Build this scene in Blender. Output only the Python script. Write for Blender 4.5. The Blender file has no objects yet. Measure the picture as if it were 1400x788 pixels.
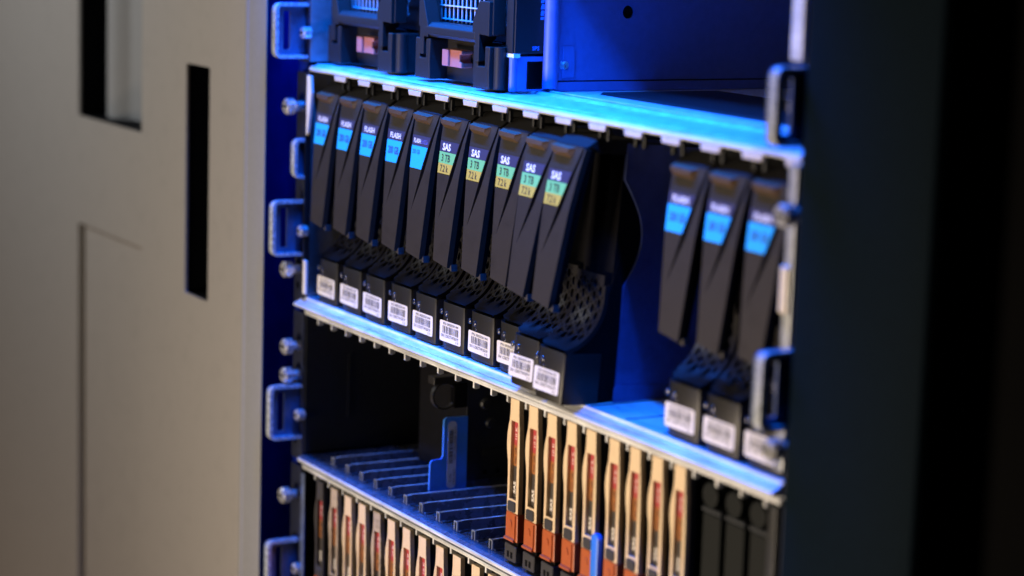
import bpy, bmesh, math, random
from mathutils import Vector, Matrix

# ------------------------------------------------------------------ camera, world, lights, exposure
S = 0.001                                   # everything below is written in millimetres
scene = bpy.context.scene
col = scene.collection
random.seed(7)

cam_d = bpy.data.cameras.new('camera')
cam = bpy.data.objects.new('camera', cam_d)
col.objects.link(cam)
YAW, PITCH, ROLL = -1.04603098, -0.165713829, 0.0322994427
fw = Vector((math.sin(YAW) * math.cos(PITCH), math.cos(YAW) * math.cos(PITCH), math.sin(PITCH)))
rt0 = Vector((math.cos(YAW), -math.sin(YAW), 0.0))
up0 = rt0.cross(fw)
rt = rt0 * math.cos(ROLL) + up0 * math.sin(ROLL)
up = up0 * math.cos(ROLL) - rt0 * math.sin(ROLL)
cm = Matrix((rt, up, -fw)).transposed().to_4x4()
cm.translation = Vector((1129.907, -527.729, 91.714)) * S
cam.matrix_world = cm
cam_d.sensor_width = 36.0
cam_d.lens = 80.2987
cam_d.clip_start = 0.05
cam_d.clip_end = 50.0
cam_d.dof.use_dof = True
cam_d.dof.focus_distance = 1.115
cam_d.dof.aperture_fstop = 5.4
scene.camera = cam

world = bpy.data.worlds.new('World')
scene.world = world
world.use_nodes = True
bg = world.node_tree.nodes['Background']
bg.inputs['Color'].default_value = (0.35, 0.45, 0.8, 1)
bg.inputs['Strength'].default_value = 0.003

def aim(o, loc, target):
    o.location = Vector(loc) * S
    d = (Vector(target) - Vector(loc)).normalized()
    o.rotation_euler = d.to_track_quat('-Z', 'Y').to_euler()

def area(name, loc, target, size, power, color):
    l = bpy.data.lights.new(name, 'AREA')
    l.shape = 'RECTANGLE'
    l.size, l.size_y = size[0] * S, size[1] * S
    l.energy = power
    l.color = color
    o = bpy.data.objects.new(name, l)
    col.objects.link(o)
    aim(o, loc, target)
    return o

def spot(name, loc, target, power, color, angle, blend, radius):
    l = bpy.data.lights.new(name, 'SPOT')
    l.energy = power
    l.color = color
    l.spot_size = math.radians(angle)
    l.spot_blend = blend
    l.shadow_soft_size = radius * S
    o = bpy.data.objects.new(name, l)
    col.objects.link(o)
    aim(o, loc, target)
    return o

BLUE = (0.002, 0.15, 1.0)
def strip(name, p0, p1, target, width, power, color):
    o = area(name, (Vector(p0) + Vector(p1)) / 2, target, ((Vector(p1) - Vector(p0)).length, width), power, color)
    x = (Vector(p1) - Vector(p0)).normalized()
    z = ((Vector(p0) + Vector(p1)) / 2 - Vector(target))
    z = (z - x * z.dot(x)).normalized()
    m = Matrix((x, z.cross(x), z)).transposed()
    o.rotation_euler = m.to_euler()
    return o
strip('blue_led_strip', (-44, -20, 132), (398, -42, 149), (203, 0, 0), 6, 2.25, BLUE).data.spread = math.radians(98)
area('added_tray_fill', (105, -150, 70), (105, 24, -206), (150, 8), 0.07, BLUE).data.spread = math.radians(20)  # added blue fill to brighten the middle tray, not a known lamp
area('warm_room_light', (110, -1150, -400), (290, 0, -160), (340, 260), 2.15, (1.0, 0.80, 0.58)).data.spread = math.radians(58)
area('warm_floor_light', (-460, -620, -760), (-330, 0, -330), (300, 200), 0.7, (1.0, 0.72, 0.50)).data.spread = math.radians(110)
area('cool_room_light', (-640, -760, 420), (-360, 0, 40), (260, 260), 0.92, (0.98, 0.99, 1.0)).data.spread = math.radians(70)

vs = scene.view_settings
vs.view_transform = 'Standard'
vs.look = 'None'
vs.exposure = 0.0
vs.gamma = 1.0
vs.use_curve_mapping = False

# ------------------------------------------------------------------ materials
MATS = {}
def mat(name, color, rough=0.5, metal=0.0, grain=0.0, gscale=900.0, bump=0.0, bscale=1500.0,
        stretch=None, dirt=0.0, coat=0.0, spec=0.5, rvar=0.0):
    m = bpy.data.materials.new(name)
    m.use_nodes = True
    nt = m.node_tree
    b = nt.nodes['Principled BSDF']
    b.inputs['Base Color'].default_value = (*color, 1)
    b.inputs['Roughness'].default_value = rough
    b.inputs['Metallic'].default_value = metal
    b.inputs['Specular IOR Level'].default_value = spec
    if coat:
        b.inputs['Coat Weight'].default_value = coat
        b.inputs['Coat Roughness'].default_value = 0.15
    tc = nt.nodes.new('ShaderNodeTexCoord')
    vec = tc.outputs['Object']
    if stretch:
        mp = nt.nodes.new('ShaderNodeMapping')
        mp.inputs['Scale'].default_value = stretch
        nt.links.new(vec, mp.inputs['Vector'])
        vec = mp.outputs['Vector']
    last = None
    if grain or rvar:
        n = nt.nodes.new('ShaderNodeTexNoise')
        n.inputs['Scale'].default_value = gscale
        n.inputs['Detail'].default_value = 5.0
        n.inputs['Roughness'].default_value = 0.65
        nt.links.new(vec, n.inputs['Vector'])
        if grain:
            mr = nt.nodes.new('ShaderNodeMapRange')
            mr.inputs['From Min'].default_value = 0.25
            mr.inputs['From Max'].default_value = 0.75
            mr.inputs['To Min'].default_value = 1.0 - grain
            mr.inputs['To Max'].default_value = 1.0 + grain
            nt.links.new(n.outputs['Fac'], mr.inputs['Value'])
            mx = nt.nodes.new('ShaderNodeVectorMath')
            mx.operation = 'SCALE'
            mx.inputs[0].default_value = color
            nt.links.new(mr.outputs['Result'], mx.inputs['Scale'])
            last = mx.outputs['Vector']
        if rvar:
            m2 = nt.nodes.new('ShaderNodeMapRange')
            m2.inputs['From Min'].default_value = 0.3
            m2.inputs['From Max'].default_value = 0.7
            m2.inputs['To Min'].default_value = max(0.05, rough - rvar)
            m2.inputs['To Max'].default_value = min(1.0, rough + rvar)
            nt.links.new(n.outputs['Fac'], m2.inputs['Value'])
            nt.links.new(m2.outputs['Result'], b.inputs['Roughness'])
    if dirt:
        n2 = nt.nodes.new('ShaderNodeTexNoise')
        n2.inputs['Scale'].default_value = 90.0
        n2.inputs['Detail'].default_value = 6.0
        n2.inputs['Roughness'].default_value = 0.7
        oi = nt.nodes.new('ShaderNodeObjectInfo')
        add = nt.nodes.new('ShaderNodeVectorMath')
        add.operation = 'ADD'
        nt.links.new(tc.outputs['Object'], add.inputs[0])
        nt.links.new(oi.outputs['Random'], add.inputs[1])
        nt.links.new(add.outputs['Vector'], n2.inputs['Vector'])
        r2 = nt.nodes.new('ShaderNodeMapRange')
        r2.inputs['From Min'].default_value = 0.52
        r2.inputs['From Max'].default_value = 0.75
        r2.inputs['To Min'].default_value = 1.0
        r2.inputs['To Max'].default_value = 1.0 - dirt
        nt.links.new(n2.outputs['Fac'], r2.inputs['Value'])
        mx2 = nt.nodes.new('ShaderNodeVectorMath')
        mx2.operation = 'SCALE'
        mx2.inputs[0].default_value = color
        if last is not None:
            nt.links.new(last, mx2.inputs[0])
        nt.links.new(r2.outputs['Result'], mx2.inputs['Scale'])
        last = mx2.outputs['Vector']
    if last is not None:
        nt.links.new(last, b.inputs['Base Color'])
    if bump:
        n3 = nt.nodes.new('ShaderNodeTexNoise')
        n3.inputs['Scale'].default_value = bscale
        n3.inputs['Detail'].default_value = 3.0
        nt.links.new(vec, n3.inputs['Vector'])
        bp = nt.nodes.new('ShaderNodeBump')
        bp.inputs['Strength'].default_value = bump
        bp.inputs['Distance'].default_value = 0.0002
        nt.links.new(n3.outputs['Fac'], bp.inputs['Height'])
        nt.links.new(bp.outputs['Normal'], b.inputs['Normal'])
    MATS[name] = m
    return m

mat('bezel_plastic', (0.029, 0.0245, 0.0195), 0.46, 0, 0.25, 1800, 0.35, 2600, dirt=0.35, spec=0.3)
mat('black_plastic', (0.0075, 0.0075, 0.009), 0.46, 0, 0.2, 900, 0.15, 1800)
mat('vent_plastic', (0.013, 0.0125, 0.013), 0.33, 0, 0.2, 900, 0.1, 1800)
mat('nose_plastic', (0.0125, 0.0118, 0.011), 0.42, 0, 0.25, 1400, 0.25, 2200, spec=0.35)
mat('cap_plastic', (0.012, 0.0115, 0.011), 0.75, 0, 0.25, 1400, 0.2, 2200, spec=0.15)
mat('amber_latch', (0.085, 0.052, 0.028), 0.38, 0, 0.25, 700, 0.1, 1500)
mat('lens', (0.01, 0.015, 0.04), 0.08, 0, 0, coat=1.0)
mat('label_white', (0.74, 0.71, 0.67), 0.55, 0, 0.06, 800, dirt=0.12)
mat('label_blue', (0.010, 0.46, 0.86), 0.5, 0, 0.05, 900, dirt=0.08)
mat('label_green', (0.17, 0.52, 0.17), 0.5, 0, 0.06, 900, dirt=0.1)
mat('label_yellow', (0.52, 0.39, 0.06), 0.5, 0, 0.06, 900, dirt=0.1)
mat('label_navy', (0.035, 0.035, 0.075), 0.5, 0, 0.1, 900)
mat('ink_white', (0.85, 0.80, 0.77), 0.6)
mat('ink_violet', (0.16, 0.16, 0.55), 0.6)
mat('ink_navy', (0.02, 0.05, 0.22), 0.6)
mat('ink_black', (0.02, 0.02, 0.022), 0.6)
mat('ink_blue', (0.08, 0.25, 0.7), 0.6)
mat('zinc', (0.74, 0.76, 0.79), 0.40, 0.35, 0.30, 260, 0.2, 700, stretch=(0.12, 1.0, 1.0), rvar=0.15, dirt=0.25)
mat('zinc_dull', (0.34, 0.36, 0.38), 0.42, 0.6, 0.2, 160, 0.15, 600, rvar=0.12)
mat('painted_tray', (0.60, 0.64, 0.70), 0.40, 0.25, 0.2, 140, 0.12, 600, rvar=0.1, dirt=0.2)
mat('tray_steel', (0.16, 0.18, 0.23), 0.28, 0.5, 0.25, 140, 0.12, 600, rvar=0.1, dirt=0.25)
mat('tab_metal', (0.62, 0.56, 0.46), 0.5, 0.15, 0.15, 500, 0.1, 900)
mat('steel', (0.72, 0.73, 0.75), 0.30, 0.75, 0.12, 400, rvar=0.08)
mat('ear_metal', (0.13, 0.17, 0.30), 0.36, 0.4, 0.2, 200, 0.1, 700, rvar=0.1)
mat('rail_metal_lit_blue', (0.09, 0.12, 0.32), 0.42, 0.4, 0.2, 160, 0.15, 600, rvar=0.12)  # plain rail metal, blue glow of the strip painted into the colour
mat('rim_metal', (0.62, 0.68, 0.78), 0.26, 0.4, 0.15, 300, rvar=0.1)
mat('ear_dark', (0.022, 0.027, 0.055), 0.4, 0.2, 0.25, 200, 0.1, 700)
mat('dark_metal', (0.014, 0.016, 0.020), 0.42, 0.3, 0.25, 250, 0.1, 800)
mat('inner_black', (0.004, 0.004, 0.005), 0.8, 0, 0.3, 200, spec=0.05)
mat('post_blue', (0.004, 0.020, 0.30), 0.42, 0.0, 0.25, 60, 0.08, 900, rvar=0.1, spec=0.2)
mat('post_navy', (0.0020, 0.0066, 0.0118), 0.75, 0.0, 0.25, 700, 0.1, 1500, spec=0.05)
mat('panel_black', (0.0012, 0.0012, 0.0015), 0.9, spec=0.05)
mat('door_silver', (0.41, 0.392, 0.368), 0.46, 0.4, 0.07, 600, 0.12, 1100, rvar=0.06, dirt=0.10)
mat('door_edge', (0.23, 0.237, 0.24), 0.55, 0.0, 0.08, 500)
mat('slot_dark', (0.003, 0.004, 0.006), 0.8, spec=0.1)
mat('caddy_cream', (0.70, 0.54, 0.36), 0.48, 0, 0.05, 900, 0.1, 1600, dirt=0.16)
mat('caddy_scuffed', (0.42, 0.34, 0.26), 0.5, 0, 0.3, 260, 0.2, 900, dirt=0.75)
mat('caddy_grey', (0.04, 0.037, 0.037), 0.5, 0, 0.25, 600, 0.2, 1500)
mat('caddy_side', (0.022, 0.026, 0.032), 0.36, 0, 0.2, 600)
mat('latch_orange', (0.40, 0.088, 0.022), 0.42, 0, 0.10, 700, 0.12, 1600, dirt=0.2)
mat('button_black', (0.03, 0.03, 0.038), 0.45, 0, 0.2, 900)
mat('strip_red', (0.42, 0.045, 0.055), 0.45, 0, 0.1, 900)
mat('strip_orange', (0.40, 0.14, 0.03), 0.45, 0, 0.12, 900)
mat('strip_dark', (0.045, 0.037, 0.034), 0.5, 0, 0.15, 900)
mat('strip_brown', (0.19, 0.125, 0.09), 0.35, 0, 0.15, 900)
mat('psu_plastic', (0.017, 0.0155, 0.014), 0.5, 0, 0.2, 1500, 0.25, 2200, spec=0.3)
mat('lever_pink', (0.48, 0.17, 0.13), 0.45, 0, 0.1, 900, 0.1, 1600)
mat('wire', (0.75, 0.75, 0.77), 0.4, 0.4)
mat('bay_steel_lit_blue', (0.11, 0.16, 0.42), 0.45, 0.2, 0.12, 200, 0.1, 700, rvar=0.08)  # grey steel with the blue LED light mixed into its base colour
mat('tag_blue', (0.03, 0.19, 0.72), 0.38, 0, 0.06, 500, 0.05, 900)
mat('tag_paper', (0.42, 0.48, 0.58), 0.5, 0, 0.08, 900)
mat('blank_grey', (0.004, 0.006, 0.007), 0.6, 0, 0.25, 900, 0.2, 1500, spec=0.15)

# ------------------------------------------------------------------ mesh helpers
def B():
    return bmesh.new()

def box(bm, x0, x1, y0, y1, z0, z1):
    v = [bm.verts.new((x, y, z)) for x in (x0, x1) for y in (y0, y1) for z in (z0, z1)]
    for f in ((0, 1, 3, 2), (4, 6, 7, 5), (0, 4, 5, 1), (2, 3, 7, 6), (0, 2, 6, 4), (1, 5, 7, 3)):
        bm.faces.new([v[i] for i in f])
    return bm

def p3(axis, p, a):
    if axis == 'x':
        return (a, p[0], p[1])
    if axis == 'y':
        return (p[0], a, p[1])
    return (p[0], p[1], a)

def prism(bm, pts, axis, a0, a1):
    lo = [bm.verts.new(p3(axis, p, a0)) for p in pts]
    hi = [bm.verts.new(p3(axis, p, a1)) for p in pts]
    n = len(pts)
    fs = [bm.faces.new(lo), bm.faces.new(hi[::-1])]
    for i in range(n):
        j = (i + 1) % n
        fs.append(bm.faces.new((lo[i], hi[i], hi[j], lo[j])))
    return bm

def circ(cx, cz, r, n=16, a0=0.0, a1=2 * math.pi, closed=True):
    m = n if closed else n - 1
    return [(cx + r * math.cos(a0 + (a1 - a0) * i / m), cz + r * math.sin(a0 + (a1 - a0) * i / m)) for i in range(n)]

def rrect(x0, x1, z0, z1, r, n=5):
    out = []
    for cx, cz, a in ((x1 - r, z1 - r, 0), (x0 + r, z1 - r, 90), (x0 + r, z0 + r, 180), (x1 - r, z0 + r, 270)):
        for i in range(n):
            t = math.radians(a + 90.0 * i / (n - 1))
            out.append((cx + r * math.cos(t), cz + r * math.sin(t)))
    return out

def cyl(bm, axis, c, r, a0, a1, n=18, r1=None):
    r1 = r if r1 is None else r1
    lo = [bm.verts.new(p3(axis, p, a0)) for p in circ(c[0], c[1], r, n)]
    hi = [bm.verts.new(p3(axis, p, a1)) for p in circ(c[0], c[1], r1, n)]
    bm.faces.new(lo)
    bm.faces.new(hi[::-1])
    for i in range(n):
        j = (i + 1) % n
        bm.faces.new((lo[i], hi[i], hi[j], lo[j]))
    return bm

def dome(bm, x, y, z, r, n=10, m=4, flat=0.6):
    rings = []
    for k in range(m):
        t = 0.5 * math.pi * k / m
        rings.append([bm.verts.new((x + r * math.cos(t) * math.cos(2 * math.pi * i / n),
                                    y - flat * r * math.sin(t),
                                    z + r * math.cos(t) * math.sin(2 * math.pi * i / n))) for i in range(n)])
    tip = bm.verts.new((x, y - flat * r, z))
    for k in range(m - 1):
        for i in range(n):
            j = (i + 1) % n
            bm.faces.new((rings[k][i], rings[k][j], rings[k + 1][j], rings[k + 1][i]))
    for i in range(n):
        bm.faces.new((rings[-1][i], rings[-1][(i + 1) % n], tip))
    return bm

def plate(bm, outer, holes, axis, a0, a1):
    """flat sheet with holes, extruded from a0 to a1 along axis"""
    edges = []
    for loop in [outer] + list(holes):
        vs_ = [bm.verts.new(p3(axis, p, a0)) for p in loop]
        for i in range(len(vs_)):
            edges.append(bm.edges.new((vs_[i], vs_[(i + 1) % len(vs_)])))
    r = bmesh.ops.triangle_fill(bm, use_beauty=True, use_dissolve=False, edges=edges)
    faces = [g for g in r['geom'] if isinstance(g, bmesh.types.BMFace)]
    ex = bmesh.ops.extrude_face_region(bm, geom=faces)
    nv = [g for g in ex['geom'] if isinstance(g, bmesh.types.BMVert)]
    d = [0, 0, 0]
    d['xyz'.index(axis)] = a1 - a0
    bmesh.ops.translate(bm, verts=nv, vec=d)
    return bm

def mesh_of(name, bm, m, bevel=0.0, seg=2, smooth=False, ang=35):
    bmesh.ops.recalc_face_normals(bm, faces=bm.faces[:])
    if bevel:
        es = [e for e in bm.edges if len(e.link_faces) == 2 and e.calc_face_angle(0) > math.radians(ang)]
        bmesh.ops.bevel(bm, geom=es, offset=bevel, segments=seg, profile=0.5, affect='EDGES', clamp_overlap=True)
    for v in bm.verts:
        v.co *= S
    me = bpy.data.meshes.new(name)
    bm.to_mesh(me)
    bm.free()
    if smooth:
        me.polygons.foreach_set('use_smooth', [True] * len(me.polygons))
        me.set_sharp_from_angle(angle=math.radians(40))
    me.materials.append(MATS[m])
    return me

def link(name, me, parent=None, loc=(0, 0, 0)):
    o = bpy.data.objects.new(name, me)
    col.objects.link(o)
    o.location = Vector(loc) * S
    if parent is not None:
        o.parent = parent
    return o

def obj(name, bm, m, parent=None, bevel=0.0, seg=2, smooth=False, ang=35):
    return link(name, mesh_of(name, bm, m, bevel, seg, smooth, ang), parent)

def thing(name, label, cat, loc=(0, 0, 0), group=None):
    o = bpy.data.objects.new(name, None)
    o.empty_display_size = 0.01
    col.objects.link(o)
    o.location = Vector(loc) * S
    tag(o, label, cat, group)
    return o

def tag(o, label, cat, group=None):
    o['label'] = label
    o['category'] = cat
    if group:
        o['group'] = group
    return o

# lettering: built-in font turned into flat meshes, fitted into a box of millimetres
_txt = {}
def text_geo(s, bold):
    k = (s, bold)
    if k not in _txt:
        cu = bpy.data.curves.new('lettering', 'FONT')
        cu.body = s
        cu.size = 1.0
        cu.resolution_u = 2
        cu.offset = bold
        o = bpy.data.objects.new('lettering', cu)
        col.objects.link(o)
        dg = bpy.context.evaluated_depsgraph_get()
        me = bpy.data.meshes.new_from_object(o.evaluated_get(dg))
        vs_ = [v.co.copy() for v in me.vertices]
        fs = [tuple(p.vertices) for p in me.polygons]
        bpy.data.objects.remove(o)
        bpy.data.curves.remove(cu)
        bpy.data.meshes.remove(me)
        x0 = min(v.x for v in vs_); x1 = max(v.x for v in vs_)
        y0 = min(v.y for v in vs_); y1 = max(v.y for v in vs_)
        _txt[k] = ([((v.x - x0) / (x1 - x0), (v.y - y0) / (y1 - y0)) for v in vs_], fs)
    return _txt[k]

def put_text(bm, s, fn, bold=0.0):
    """fn maps (u, v) in 0..1 to a point"""
    vs_, fs = text_geo(s, bold)
    nv = [bm.verts.new(fn(u, v)) for u, v in vs_]
    for f in fs:
        try:
            bm.faces.new([nv[i] for i in f])
        except ValueError:
            pass
    return bm

def quad(bm, pts):
    return bm.faces.new([bm.verts.new(p) for p in pts])

# ------------------------------------------------------------------ the silver cabinet on the left
def rect(x0, x1, z0, z1):
    return [(x0, z0), (x1, z0), (x1, z1), (x0, z1)]

DOOR = thing('cabinet_door', 'silver brushed metal cabinet door with dark slots, left of the drive rack', 'door', (-300, -20, -480))
DX, DY, DZ = 300, 20, 480
def doorbm():
    bm = B()
    return bm
def shift(bm, d):
    bmesh.ops.translate(bm, verts=bm.verts[:], vec=d)
    return bm
bm = plate(B(), rect(-700, -53, -480, 200),
           [rrect(-330, -213, -55, 150, 2), rrect(-139.5, -103.5, -143.5, -6, 1.5), rect(-331, -212, -478, -127)], 'y', -20, -18.4)
obj('panel', shift(bm, (DX, DY, DZ)), 'door_silver', DOOR)
# rolled right-hand edge
prof = [(-53.0, -20.0), (-51.0, -20.0), (-50.2, -19.6), (-49.9, -19.3), (-48.6, -19.1), (-28.2, -18.9), (-27.4, -18.4), (-27.6, -17.6), (-53, -17.6)]
bm = prism(B(), prof, 'z', -480, 200)
obj('rolled_edge', shift(bm, (DX, DY, DZ)), 'door_edge', DOOR, smooth=True)
bm = plate(B(), rect(-331.2, -211.8, -478.2, -126.8), [], 'y', -15.6, -11.2)
obj('inset_panel', shift(bm, (DX, DY, DZ)), 'door_silver', DOOR)
bm = plate(B(), rect(-340, -203, -487, -118), [rect(-331.1, -211.9, -478.1, -126.9)], 'y', -18.3, -11)
obj('inset_wall', shift(bm, (DX, DY, DZ)), 'door_silver', DOOR)
bm = box(B(), -345, -196, 12, 14, -70, 160)
obj('pocket_back', shift(bm, (DX, DY, DZ)), 'slot_dark', DOOR)
bm = plate(B(), rect(-345, -196, -70, 160), [rect(-330.5, -212.5, -55.5, 150.5)], 'y', -18.3, 12)
obj('pocket_wall', shift(bm, (DX, DY, DZ)), 'slot_dark', DOOR)
bm = prism(B(), [(-311, 2), (-310, -5), (-306, -9), (-297, -10), (-290, -8), (-286, -3), (-280, 0.5), (-214, 1.0), (-213.2, 3)], 'z', -54, 149)
obj('handle', shift(bm, (DX, DY, DZ)), 'door_edge', DOOR, smooth=True)
bm = plate(B(), rect(-150, -93, -154, 4), [rrect(-140, -103, -144, -5.5, 1.5)], 'y', -18.3, 10)
obj('slot_wall', shift(bm, (DX, DY, DZ)), 'slot_dark', DOOR)
bm = box(B(), -150, -93, 10, 12, -154, 4)
obj('slot_back', shift(bm, (DX, DY, DZ)), 'slot_dark', DOOR)

# ------------------------------------------------------------------ the rack cabinet: posts and inside
RACK = thing('rack_cabinet', 'dark blue and black rack cabinet frame holding the drive shelves', 'cabinet', (212, 60, -480))
RX, RY, RZ = -212, -60, 480
def rp(name, bm, m, **k):
    return obj(name, shift(bm, (RX, RY, RZ)), m, RACK, **k)
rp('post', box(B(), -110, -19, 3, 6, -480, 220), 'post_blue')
rp('post', prism(B(), [(446, -8), (448, -9.5), (517, -9.5), (521.5, -8.2), (523.4, -4.5), (523.4, 40), (446, 40)], 'z', -480, 220), 'post_navy', smooth=True)
rp('post_return', box(B(), -112, -110, 3, 60, -480, 220), 'post_blue')
rp('side_panel', box(B(), 524, 900, 18, 22, -480, 220), 'panel_black')
rp('side_panel', box(B(), 447, 451, 41, 330, -480, 220), 'inner_black')
rp('side_panel', box(B(), -40, -36, 8, 330, -480, 220), 'inner_black')
rp('back_panel', box(B(), -94, 451, 331, 334, -480, 220), 'inner_black')

# ------------------------------------------------------------------ ears, brackets, thumb screws (parts of each enclosure)
def thumb_screw(parent, off, x, z, y0=-11.5, r=4.7):
    bm = B()
    n = 22
    pts = [(x + (r if i % 2 else r * 0.93) * math.cos(2 * math.pi * i / n), z + (r if i % 2 else r * 0.93) * math.sin(2 * math.pi * i / n)) for i in range(n)]
    prism(bm, pts, 'y', y0 + 0.8, y0 + 5.2)
    cyl(bm, 'y', (x, z), r * 0.78, y0, y0 + 0.8, 18)
    cyl(bm, 'y', (x, z), r * 0.62, y0 + 5.2, 0.5, 14)
    o = obj('thumb_screw', shift(bm, off), 'steel', parent, bevel=0.25, seg=1)
    bm = B()
    box(bm, x - r * 0.6, x + r * 0.6, y0 - 0.15, y0 + 0.3, z - 0.5, z + 0.5)
    o2 = obj('screw_slot', shift(bm, off), 'inner_black', o)
    return o

def bracket(parent, off, x, z0, z1, y0=-20.5, hole=True):
    outer = rrect(y0, 6, z0, z1, 4.0)
    # inner side of the loop stays square where it meets the ear
    outer = [(-0.8, p[1]) if p[0] > 0 else p for p in outer]
    seen = []
    for p in outer:
        if not seen or (abs(p[0] - seen[-1][0]) + abs(p[1] - seen[-1][1])) > 1e-6:
            seen.append(p)
    ztop = [p for p in seen if p[0] == -0.8]
    seen = [p for p in seen if p[0] != -0.8]
    seen = [(-0.8, z1)] + seen + [(-0.8, z0)]
    holes = [rrect(y0 + 6.5, y0 + 10.5, z0 + 4.5, z1 - 4.5, 0.8)] if hole else []
    bm = plate(B(), seen, holes, 'x', x - 1.1, x + 0.4)
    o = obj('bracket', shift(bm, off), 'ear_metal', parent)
    # folded rim along top, front and bottom
    rim_o = seen
    ri = []
    for p in seen:
        ri.append((min(p[0] + 2.0, -0.8) if p[0] < -0.8 else -0.8, max(z0 + 1.8, min(z1 - 1.8, p[1]))))
    bm = B()
    n = len(seen)
    for xx in ((x + 0.4, x + 4.6),):
        a = [bm.verts.new((xx[0], p[0], p[1])) for p in rim_o]
        b_ = [bm.verts.new((xx[1], p[0], p[1])) for p in rim_o]
        c = [bm.verts.new((xx[0], p[0], p[1])) for p in ri]
        d = [bm.verts.new((xx[1], p[0], p[1])) for p in ri]
        for i in range(n - 1):
            bm.faces.new((a[i], b_[i], b_[i + 1], a[i + 1]))
            bm.faces.new((c[i], c[i + 1], d[i + 1], d[i]))
            bm.faces.new((b_[i], d[i], d[i + 1], b_[i + 1]))
    obj('rim', shift(bm, off), 'rim_metal', o, smooth=True)
    return o

def ears(parent, off, z0, z1, hz, screws_l, screws_r):
    for x0, x1 in ((-24, -10.2), (436, 444)):
        bm = plate(B(), rect(x0, x1, z0 + 1, z1 - 1), [rrect(x0 + 3, x0 + 6.5, z0 + 9 + k, z0 + 13 + k, 1.2) for k in (0, 31.75)], 'y', -0.8, 0.9)
        obj('mounting_ear', shift(bm, off), 'ear_dark', parent)
    for x in (-15, 440):
        bracket(parent, off, x, hz[0], hz[1])
        thumb_screw(parent, off, x + (5.2 if x < 0 else -6), hz[0] + 14, -5.5, 3.4)
    for x, z in screws_l + screws_r:
        thumb_screw(parent, off, x, z)

# ------------------------------------------------------------------ upper chassis
UP = thing('server_chassis', 'uppermost chassis with blue-lit empty bay and two handled modules', 'server', (212, 0, 2.2))
UO = (-212, 0, -2.2)
def up_(name, bm, m, parent=None, **k):
    return obj(name, shift(bm, UO), m, parent or UP, **k)
# floor with a front step, a raised strip and slots
bm = prism(B(), [(2.5, 2.3), (4.0, 3.0), (29, 3.0), (30.4, 4.2), (60, 4.2), (300, 4.2), (300, 2.2), (2.5, 2.2)], 'x', -9.5, 434)
up_('floor_plate', bm, 'painted_tray')
up_('floor_rib', box(B(), 190, 433, 33.5, 35.2, 4.3, 5.0), 'painted_tray', bevel=0.3)
up_('floor_flange', prism(B(), [(52, 4.3), (54, 5.4), (120, 5.4), (122, 4.3)], 'x', 206, 433), 'dark_metal')
up_('roof_plate', box(B(), -10, 435, 0, 300, 103, 105), 'zinc_dull')
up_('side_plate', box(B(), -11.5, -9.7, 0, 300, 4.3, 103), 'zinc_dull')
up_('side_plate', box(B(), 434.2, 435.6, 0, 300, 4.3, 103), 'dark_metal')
up_('back_plate', box(B(), -9.5, 434, 240, 242, 4.3, 103), 'inner_black')
# the wall of the empty bay
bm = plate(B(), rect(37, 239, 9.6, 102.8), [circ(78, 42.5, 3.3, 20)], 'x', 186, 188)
wall = up_('bay_wall', bm, 'bay_steel_lit_blue')
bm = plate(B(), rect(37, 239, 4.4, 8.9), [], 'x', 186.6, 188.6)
up_('bay_skirt', bm, 'bay_steel_lit_blue', bevel=0.3)
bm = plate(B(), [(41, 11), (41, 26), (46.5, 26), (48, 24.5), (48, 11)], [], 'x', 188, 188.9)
o = up_('wall_clip', bm, 'bay_steel_lit_blue', wall, bevel=0.25)
up_('rivet', cyl(B(), 'x', (42.5, 17), 2.6, 188.0, 189.6, 16, 1.6), 'steel', smooth=True)
up_('rivet', cyl(B(), 'x', (78, 42.5), 3.2, 186.2, 186.8, 16), 'inner_black')
# round upright at the mouth of the bay
up_('upright', prism(B(), circ(188.2, 34.8, 3.7, 24), 'z', 6.0, 102.8), 'bay_steel_lit_blue', smooth=True)
# slim black side cover with small marks, on a windowed bracket
cov = up_('side_cover', box(B(), 178.5, 186, 16.0, 32.5, 22.4, 102.5), 'black_plastic', bevel=0.4)
up_('cover_edge', box(B(), 179, 185.2, 15.2, 16.0, 22.6, 102.4), 'psu_plastic', cov)
up_('cover_foot', box(B(), 178.6, 186.2, 15.4, 19.0, 20.4, 22.3), 'ink_white', cov)
bm = B()
put_text(bm, 'SPS', lambda u, v: (186.1, 25.5 + 4.0 * u, 23.9 + 2.0 * v), 0.02)
up_('lettering', bm, 'ink_blue', cov)
bm = B()
rnd = random.Random(3)
zz = 38.5
while zz < 60:
    h = rnd.choice((1.4, 2.0, 2.4))
    quad(bm, [(186.1, 29.6, zz), (186.1, 31.6 - rnd.random() * 0.5, zz), (186.1, 31.6, zz + h), (186.1, 29.6 + rnd.random() * 0.6, zz + h)])
    zz += h + 0.6
up_('lettering', bm, 'ink_blue', cov)
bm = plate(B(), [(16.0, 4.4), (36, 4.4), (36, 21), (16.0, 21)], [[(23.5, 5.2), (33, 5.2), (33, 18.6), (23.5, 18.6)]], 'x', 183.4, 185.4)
up_('window_bracket', bm, 'bay_steel_lit_blue', bevel=0.3)
up_('bracket_post', prism(B(), circ(184.0, 16.6, 2.0, 16), 'z', 4.4, 20.3), 'bay_steel_lit_blue', smooth=True)
up_('bracket_bar', box(B(), 176, 179, 26, 28, 4.4, 16), 'black_plastic')
ears(UP, UO, 3, 104, (6, 36), [(-17, 62)], [])
up_('flange', box(B(), 428.5, 435.8, -3.2, -1.6, 37.5, 103), 'zinc', bevel=0.5)

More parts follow.
